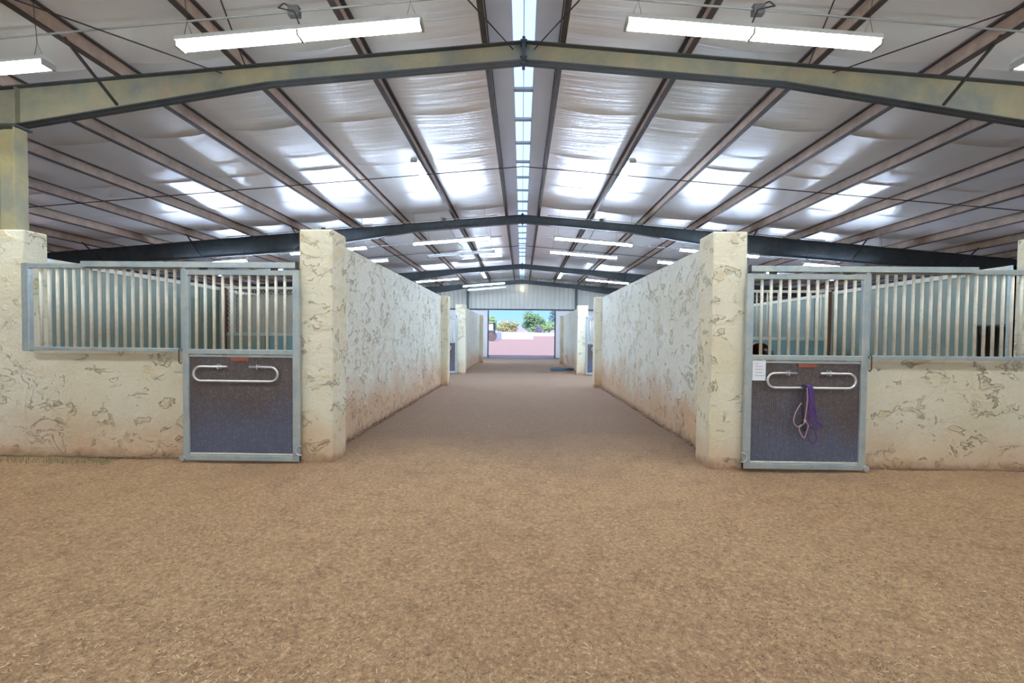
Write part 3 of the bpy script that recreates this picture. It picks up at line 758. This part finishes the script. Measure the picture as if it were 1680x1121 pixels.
# ------------------------------------------------------------ loose matter on the floor
def scatter(name, n, mat, size, label, cat, yr, xf, flat=.6, blob=False, dens=None):
    mb = MB(); k = 0
    while k < n:
        y = yr[0]+(yr[1]-yr[0])*random.random()**1.5; x = random.uniform(-1, 1)*xf(y)
        if dens and random.random() > dens(x, y): continue
        if abs(x) > 2.1 and y > 5.2: continue
        r_ = size*random.uniform(.5, 1.6); z = fz(x, y)
        if blob:
            ang = random.random()*6.28; vs_ = []
            for (a, b_, c) in ((1, 0, 0), (-.4, .85, 0), (-.6, -.75, 0), (0, 0, 1)):
                a, b_ = a*cos(ang)-b_*sin(ang), a*sin(ang)+b_*cos(ang)
                vs_.append(mb.bm.verts.new((x+r_*a*random.uniform(.7, 1.2), y+r_*b_*random.uniform(.7, 1.2), z-.001+r_*flat*c)))
            for f in ((0, 1, 3), (1, 2, 3), (2, 0, 3), (0, 2, 1)): mb.bm.faces.new([vs_[i] for i in f])
        else:
            a = random.random()*6.28; l_ = r_*random.uniform(1, 2.6); w_ = r_*.35
            dx, dy = cos(a)*l_, sin(a)*l_; ex, ey = -sin(a)*w_, cos(a)*w_; t1, t2 = random.uniform(.001, .006), random.uniform(.001, .006)
            q = [(x-dx-ex, y-dy-ey, z+t1), (x+dx-ex, y+dy-ey, z+t2), (x+dx+ex, y+dy+ey, z+t2+.001), (x-dx+ex, y-dy+ey, z+t1+.001)]
            mb.bm.faces.new([mb.bm.verts.new(p) for p in q])
        k += 1
    o = mb.build(name, mat); tag(o, label, cat, kind='stuff'); return o
xf = lambda y: 1.25*y+.6
scatter('wood_shavings', 16000, 'shaving', .0045, 'pale wood shavings and straw bits scattered over the dirt', 'shavings', (1.5, 9), xf, dens=lambda x, y: .35+.65*(sin(x*1.3+1)*sin(y*1.7) > -.1))
scatter('gravel', 8000, 'pebble', .0055, 'small brown pebbles strewn over the dirt floor', 'gravel', (1.5, 9), xf, blob=True)
scatter('manure_crumbs', 6500, 'clod', .0055, 'dark crumbs of soil scattered on the floor', 'soil crumbs', (1.5, 7), xf, blob=True, dens=lambda x, y: 1.0 if (x > .5 and y < 3.2) else .28)
mb = MB()
for i in range(260):
    x = -5.9+random.random()*1.3; y = 5.12+random.random()*.3; hgt = random.uniform(.01, .035)
    a = random.random()*6.28; 
    mb.bm.faces.new([mb.bm.verts.new(p) for p in ((x, y, -.012), (x+.006, y+.003, -.012), (x+.01*cos(a), y+.01*sin(a), hgt))])
tag(mb.build('grass_tuft', 'grass'), 'thin green sprouts at the foot of the left half wall', 'grass', kind='stuff')
# crumbled soil edge along walls
mb = MB()
for s in (-1, 1):
    for i in range(260):
        y = random.uniform(5.85, 13.9); r_ = random.uniform(.015, .045); x = s*(2.367-random.random()*.03)
        mb.blob((x, y, 0), (r_*.8, r_*1.6, r_*random.uniform(.5, 1.1)), 1)
    for i in range(240):
        x = s*random.uniform(3.85, 7); r_ = random.uniform(.01, .028)
        mb.blob((x, 5.45-random.random()*.02, -.005), (r_*1.8, r_*.8, r_*.7), 1)
tag(mb.build('soil_crumbs', 'clod'), 'crumbled dark soil banked along the foot of the walls', 'soil', kind='stuff')

# ------------------------------------------------------------ outside
def gz(y):
    P_ = [(33.2, 0), (38, -.0), (60, .45), (75, .83), (100, 1.02), (132, 1.80), (600, 2.0)]
    if y <= P_[0][0]: return 0
    for (a, za), (b_, zb_) in zip(P_, P_[1:]):
        if y <= b_: return za+(zb_-za)*(y-a)/(b_-a)
    return 2.0
bm = bmesh.new(); ys = [YE+.14, 36, 38, 45, 52, 60, 68, 75, 85, 92, 100, 110, 120, 132, 160, 220, 320, 480, 700]; xs = [-500, -120, -60, -30, -15, -8, -4, 0, 4, 8, 15, 30, 60, 120, 500]
vs = [[bm.verts.new((x, y, gz(y)-.02)) for x in xs] for y in ys]
for j in range(len(ys)-1):
    for i in range(len(xs)-1): bm.faces.new([vs[j][i], vs[j][i+1], vs[j+1][i+1], vs[j+1][i]])
mb = MB(); mb.bm.free(); mb.bm = bm; struct(mb.build('ground_outside', 'redground', smooth=True))
mb = MB(); mb.box(-60, -HALF-.13, -60, YE+2, -.08, -.03); mb.box(HALF+.13, 60, -60, YE+2, -.08, -.03); mb.box(-HALF-.13, HALF+.13, -60, YB0-.13, -.08, -.03)
struct(mb.build('ground_sides', 'redground'))
def ox(px, y): return (px-855.8)/F*y+.013
def oz(py, y): return 1.45+(553.1-py)/F*y
# white walls
t = thing('garden_wall', 'long low white wall beyond the yard, left of the tree', 'wall', (0, 100, 0), 'white yard walls')
MB().box(ox(790, 100), ox(875, 100), 0, .3, .7, oz(545.6, 100)).build('blocks', 'wallout', t)
MB().box(ox(790, 100)-.05, ox(875, 100)+.05, -.05, .35, oz(545.6, 100), oz(545.6, 100)+.08).build('coping', 'white', t)
t = thing('garden_wall', 'farther low white wall beyond the yard on the right', 'wall', (0, 130, 0), 'white yard walls')
MB().box(ox(874, 130), ox(960, 130), 0, .3, 1.5, oz(546, 130)).build('blocks', 'wallout', t)
MB().box(ox(874, 130)-.05, ox(960, 130)+.05, -.05, .35, oz(546, 130), oz(546, 130)+.08).build('coping', 'white', t)
t = thing('utility_cabinet', 'grey blue metal cabinet in the yard before the white wall', 'cabinet', (ox(818, 92), 92, gz(92)))
MB().box(-.55, .55, -.3, .3, 0, oz(546.5, 92)-gz(92)).build('body', 'gate', t, bevel=.02)
for q in (-.27, .27): MB().box(q-.24, q+.24, -.33, -.3, .1, 1.35).build('door', 'gate', t, bevel=.01)
# tractor seen side on, mostly behind the left jamb
t = thing('tractor', 'blue tractor with dusty rear tyre parked beyond the left side of the doorway', 'tractor', (ox(806.5, 74), 74, gz(74)))
mb = MB(); n_ = 28; R1 = .76
mb.tube([(0, -.22, R1), (0, .22, R1)], R1-.05, n_)
for i in range(n_):
    a = 2*pi*i/n_
    for q in (-1, 1):
        c1 = (cos(a)*R1, q*.04, R1+sin(a)*R1*.98); c2 = (cos(a+.16)*R1, q*.24, R1+sin(a+.16)*R1*.98); mb.tube([c1, c2], .05, 4)
tyre = mb.build('rear_tyre', 'tyre', t)
MB().tube([(0, -.25, R1), (0, -.20, R1)], .24, 16).build('wheel_rim', 'tyre', tyre)
mb = MB().box(-2.6, .1, .35, 1.05, .75, 1.35); mb.build('hood', 'tractor', t, bevel=.08)
MB().box(-.55, .55, -.28, .3, 1.5, 1.62).build('fender', 'tractor', t, bevel=.04)
MB().box(-.35, .15, .4, 1.0, 1.3, 1.9).build('seat', 'black', t, bevel=.06)
for q in (-.2, 1.4):
    MB().tube([(.42, q, .9), (.42, q, 2.5), (.3, q, 2.9)], .05, 8).build('roll_bar', 'black', t)
MB().box(-1.1, .45, -.25, 1.45, 2.86, 2.94).build('canopy', 'white', t, bevel=.03)
MB().box(-.9, .2, -.18, -.12, 1.65, 2.6).build('side_screen', 'white', t)
for q in (-.1, 1.2):
    MB().tube([(-2.2, q, .45), (-2.2, q+.2, .45)], .45, 20).build('front_tyre', 'tyre', t)
# trees
def tree(name, label, px, y, ztop_, zbot_, wpx, mat, n=2600, lsize=.16, trunk=True, droop=0, seed=1, cat='tree'):
    rnd = random.Random(seed); x = ox(px, y); base = gz(y); zt, zb = oz(ztop_, y), oz(zbot_, y); R_ = wpx/2/F*y
    t = thing(name, label, cat, (x, y, base)); zt -= base; zb -= base; hc = (zt+zb)/2; hh = (zt-zb)/2
    lobes = [(rnd.uniform(-.6, .6)*R_, rnd.uniform(-.6, .6)*R_, hc+rnd.uniform(-.6, .6)*hh, rnd.uniform(.35, .6)) for _ in range(12)]
    mb = MB()
    for i in range(n):
        lx, ly, lz, lr = rnd.choice(lobes); u, v, w_ = rnd.gauss(0, 1), rnd.gauss(0, 1), rnd.gauss(0, 1); L = math.sqrt(u*u+v*v+w_*w_)+1e-6; rr_ = rnd.random()**.4
        p = Vector((lx+u/L*rr_*lr*R_, ly+v/L*rr_*lr*R_, lz+w_/L*rr_*lr*hh-(droop*rnd.random()**2)))
        if p.z < .02: p.z = .05
        a = Vector((rnd.gauss(0, 1), rnd.gauss(0, 1), rnd.gauss(0, 1))).normalized(); b2 = a.orthogonal().normalized(); s_2 = lsize*rnd.uniform(.6, 1.5)
        mb.bm.faces.new([mb.bm.verts.new(q) for q in (p-a*s_2, p+b2*s_2*.5, p+a*s_2, p-b2*s_2*.5)])
    mb.build('foliage', mat, t)
    mb = MB(); mb.tube([(0, 0, -.1), (.1, 0, hc*.5), (0, .1, hc)], [R_*.06+.05, R_*.045+.04, .04], 8)
    for l in lobes[:7]: mb.tube([(0.05, 0, hc*.45), (l[0]*.6, l[1]*.6, (l[2]+hc*.5)/2), (l[0], l[1], l[2])], [R_*.03+.03, .05, .02], 5)
    mb.build('trunk', 'bark', t)
tree('mesquite_tree', 'bushy green tree above the white walls, centre right of the doorway view', 873, 150, 511, 548, 44, 'leaf1', 5200, .26, seed=3)
tree('palo_verde_tree', 'yellow green tree at the right side of the doorway view', 900, 170, 524, 548, 46, 'leaf3', 3600, .3, seed=4)
tree('palo_verde_tree', 'olive yellow low bushes spreading left of the doorway view', 834, 185, 527, 547, 40, 'leaf2', 4200, .28, seed=5)
tree('palo_verde_tree', 'light green tree behind the tractor at the left jamb', 803, 160, 517, 548, 30, 'leaf3', 2600, .26, seed=6)
tree('eucalyptus_tree', 'tall airy blue green tree in the upper right of the doorway view', 912, 120, 497, 525, 30, 'leaf4', 900, .22, droop=1.2, seed=7)
tree('purple_shrub', 'purplish shrub just above the right white wall', 884, 140, 535, 547, 11, 'leaf5', 1200, .16, seed=8, cat='shrub')
mb = MB()
prof = [(-420, 0), (-300, 12), (-200, 9), (-120, 14), (-60, 10), (-20, 16), (10, 13), (80, 15), (200, 12), (420, 0)]
for i in range(len(prof)-1):
    (a, h1), (b_, h2) = prof[i], prof[i+1]
    mb.bm.faces.new([mb.bm.verts.new(p) for p in ((a, 560, 0), (b_, 560, 0), (b_, 640, 1.6+h2), (a, 640, 1.6+h1))])
    mb.bm.faces.new([mb.bm.verts.new(p) for p in ((a, 640, 1.6+h1), (b_, 640, 1.6+h2), (b_, 760, 0), (a, 760, 0))])
struct(mb.build('hills', 'hill'))
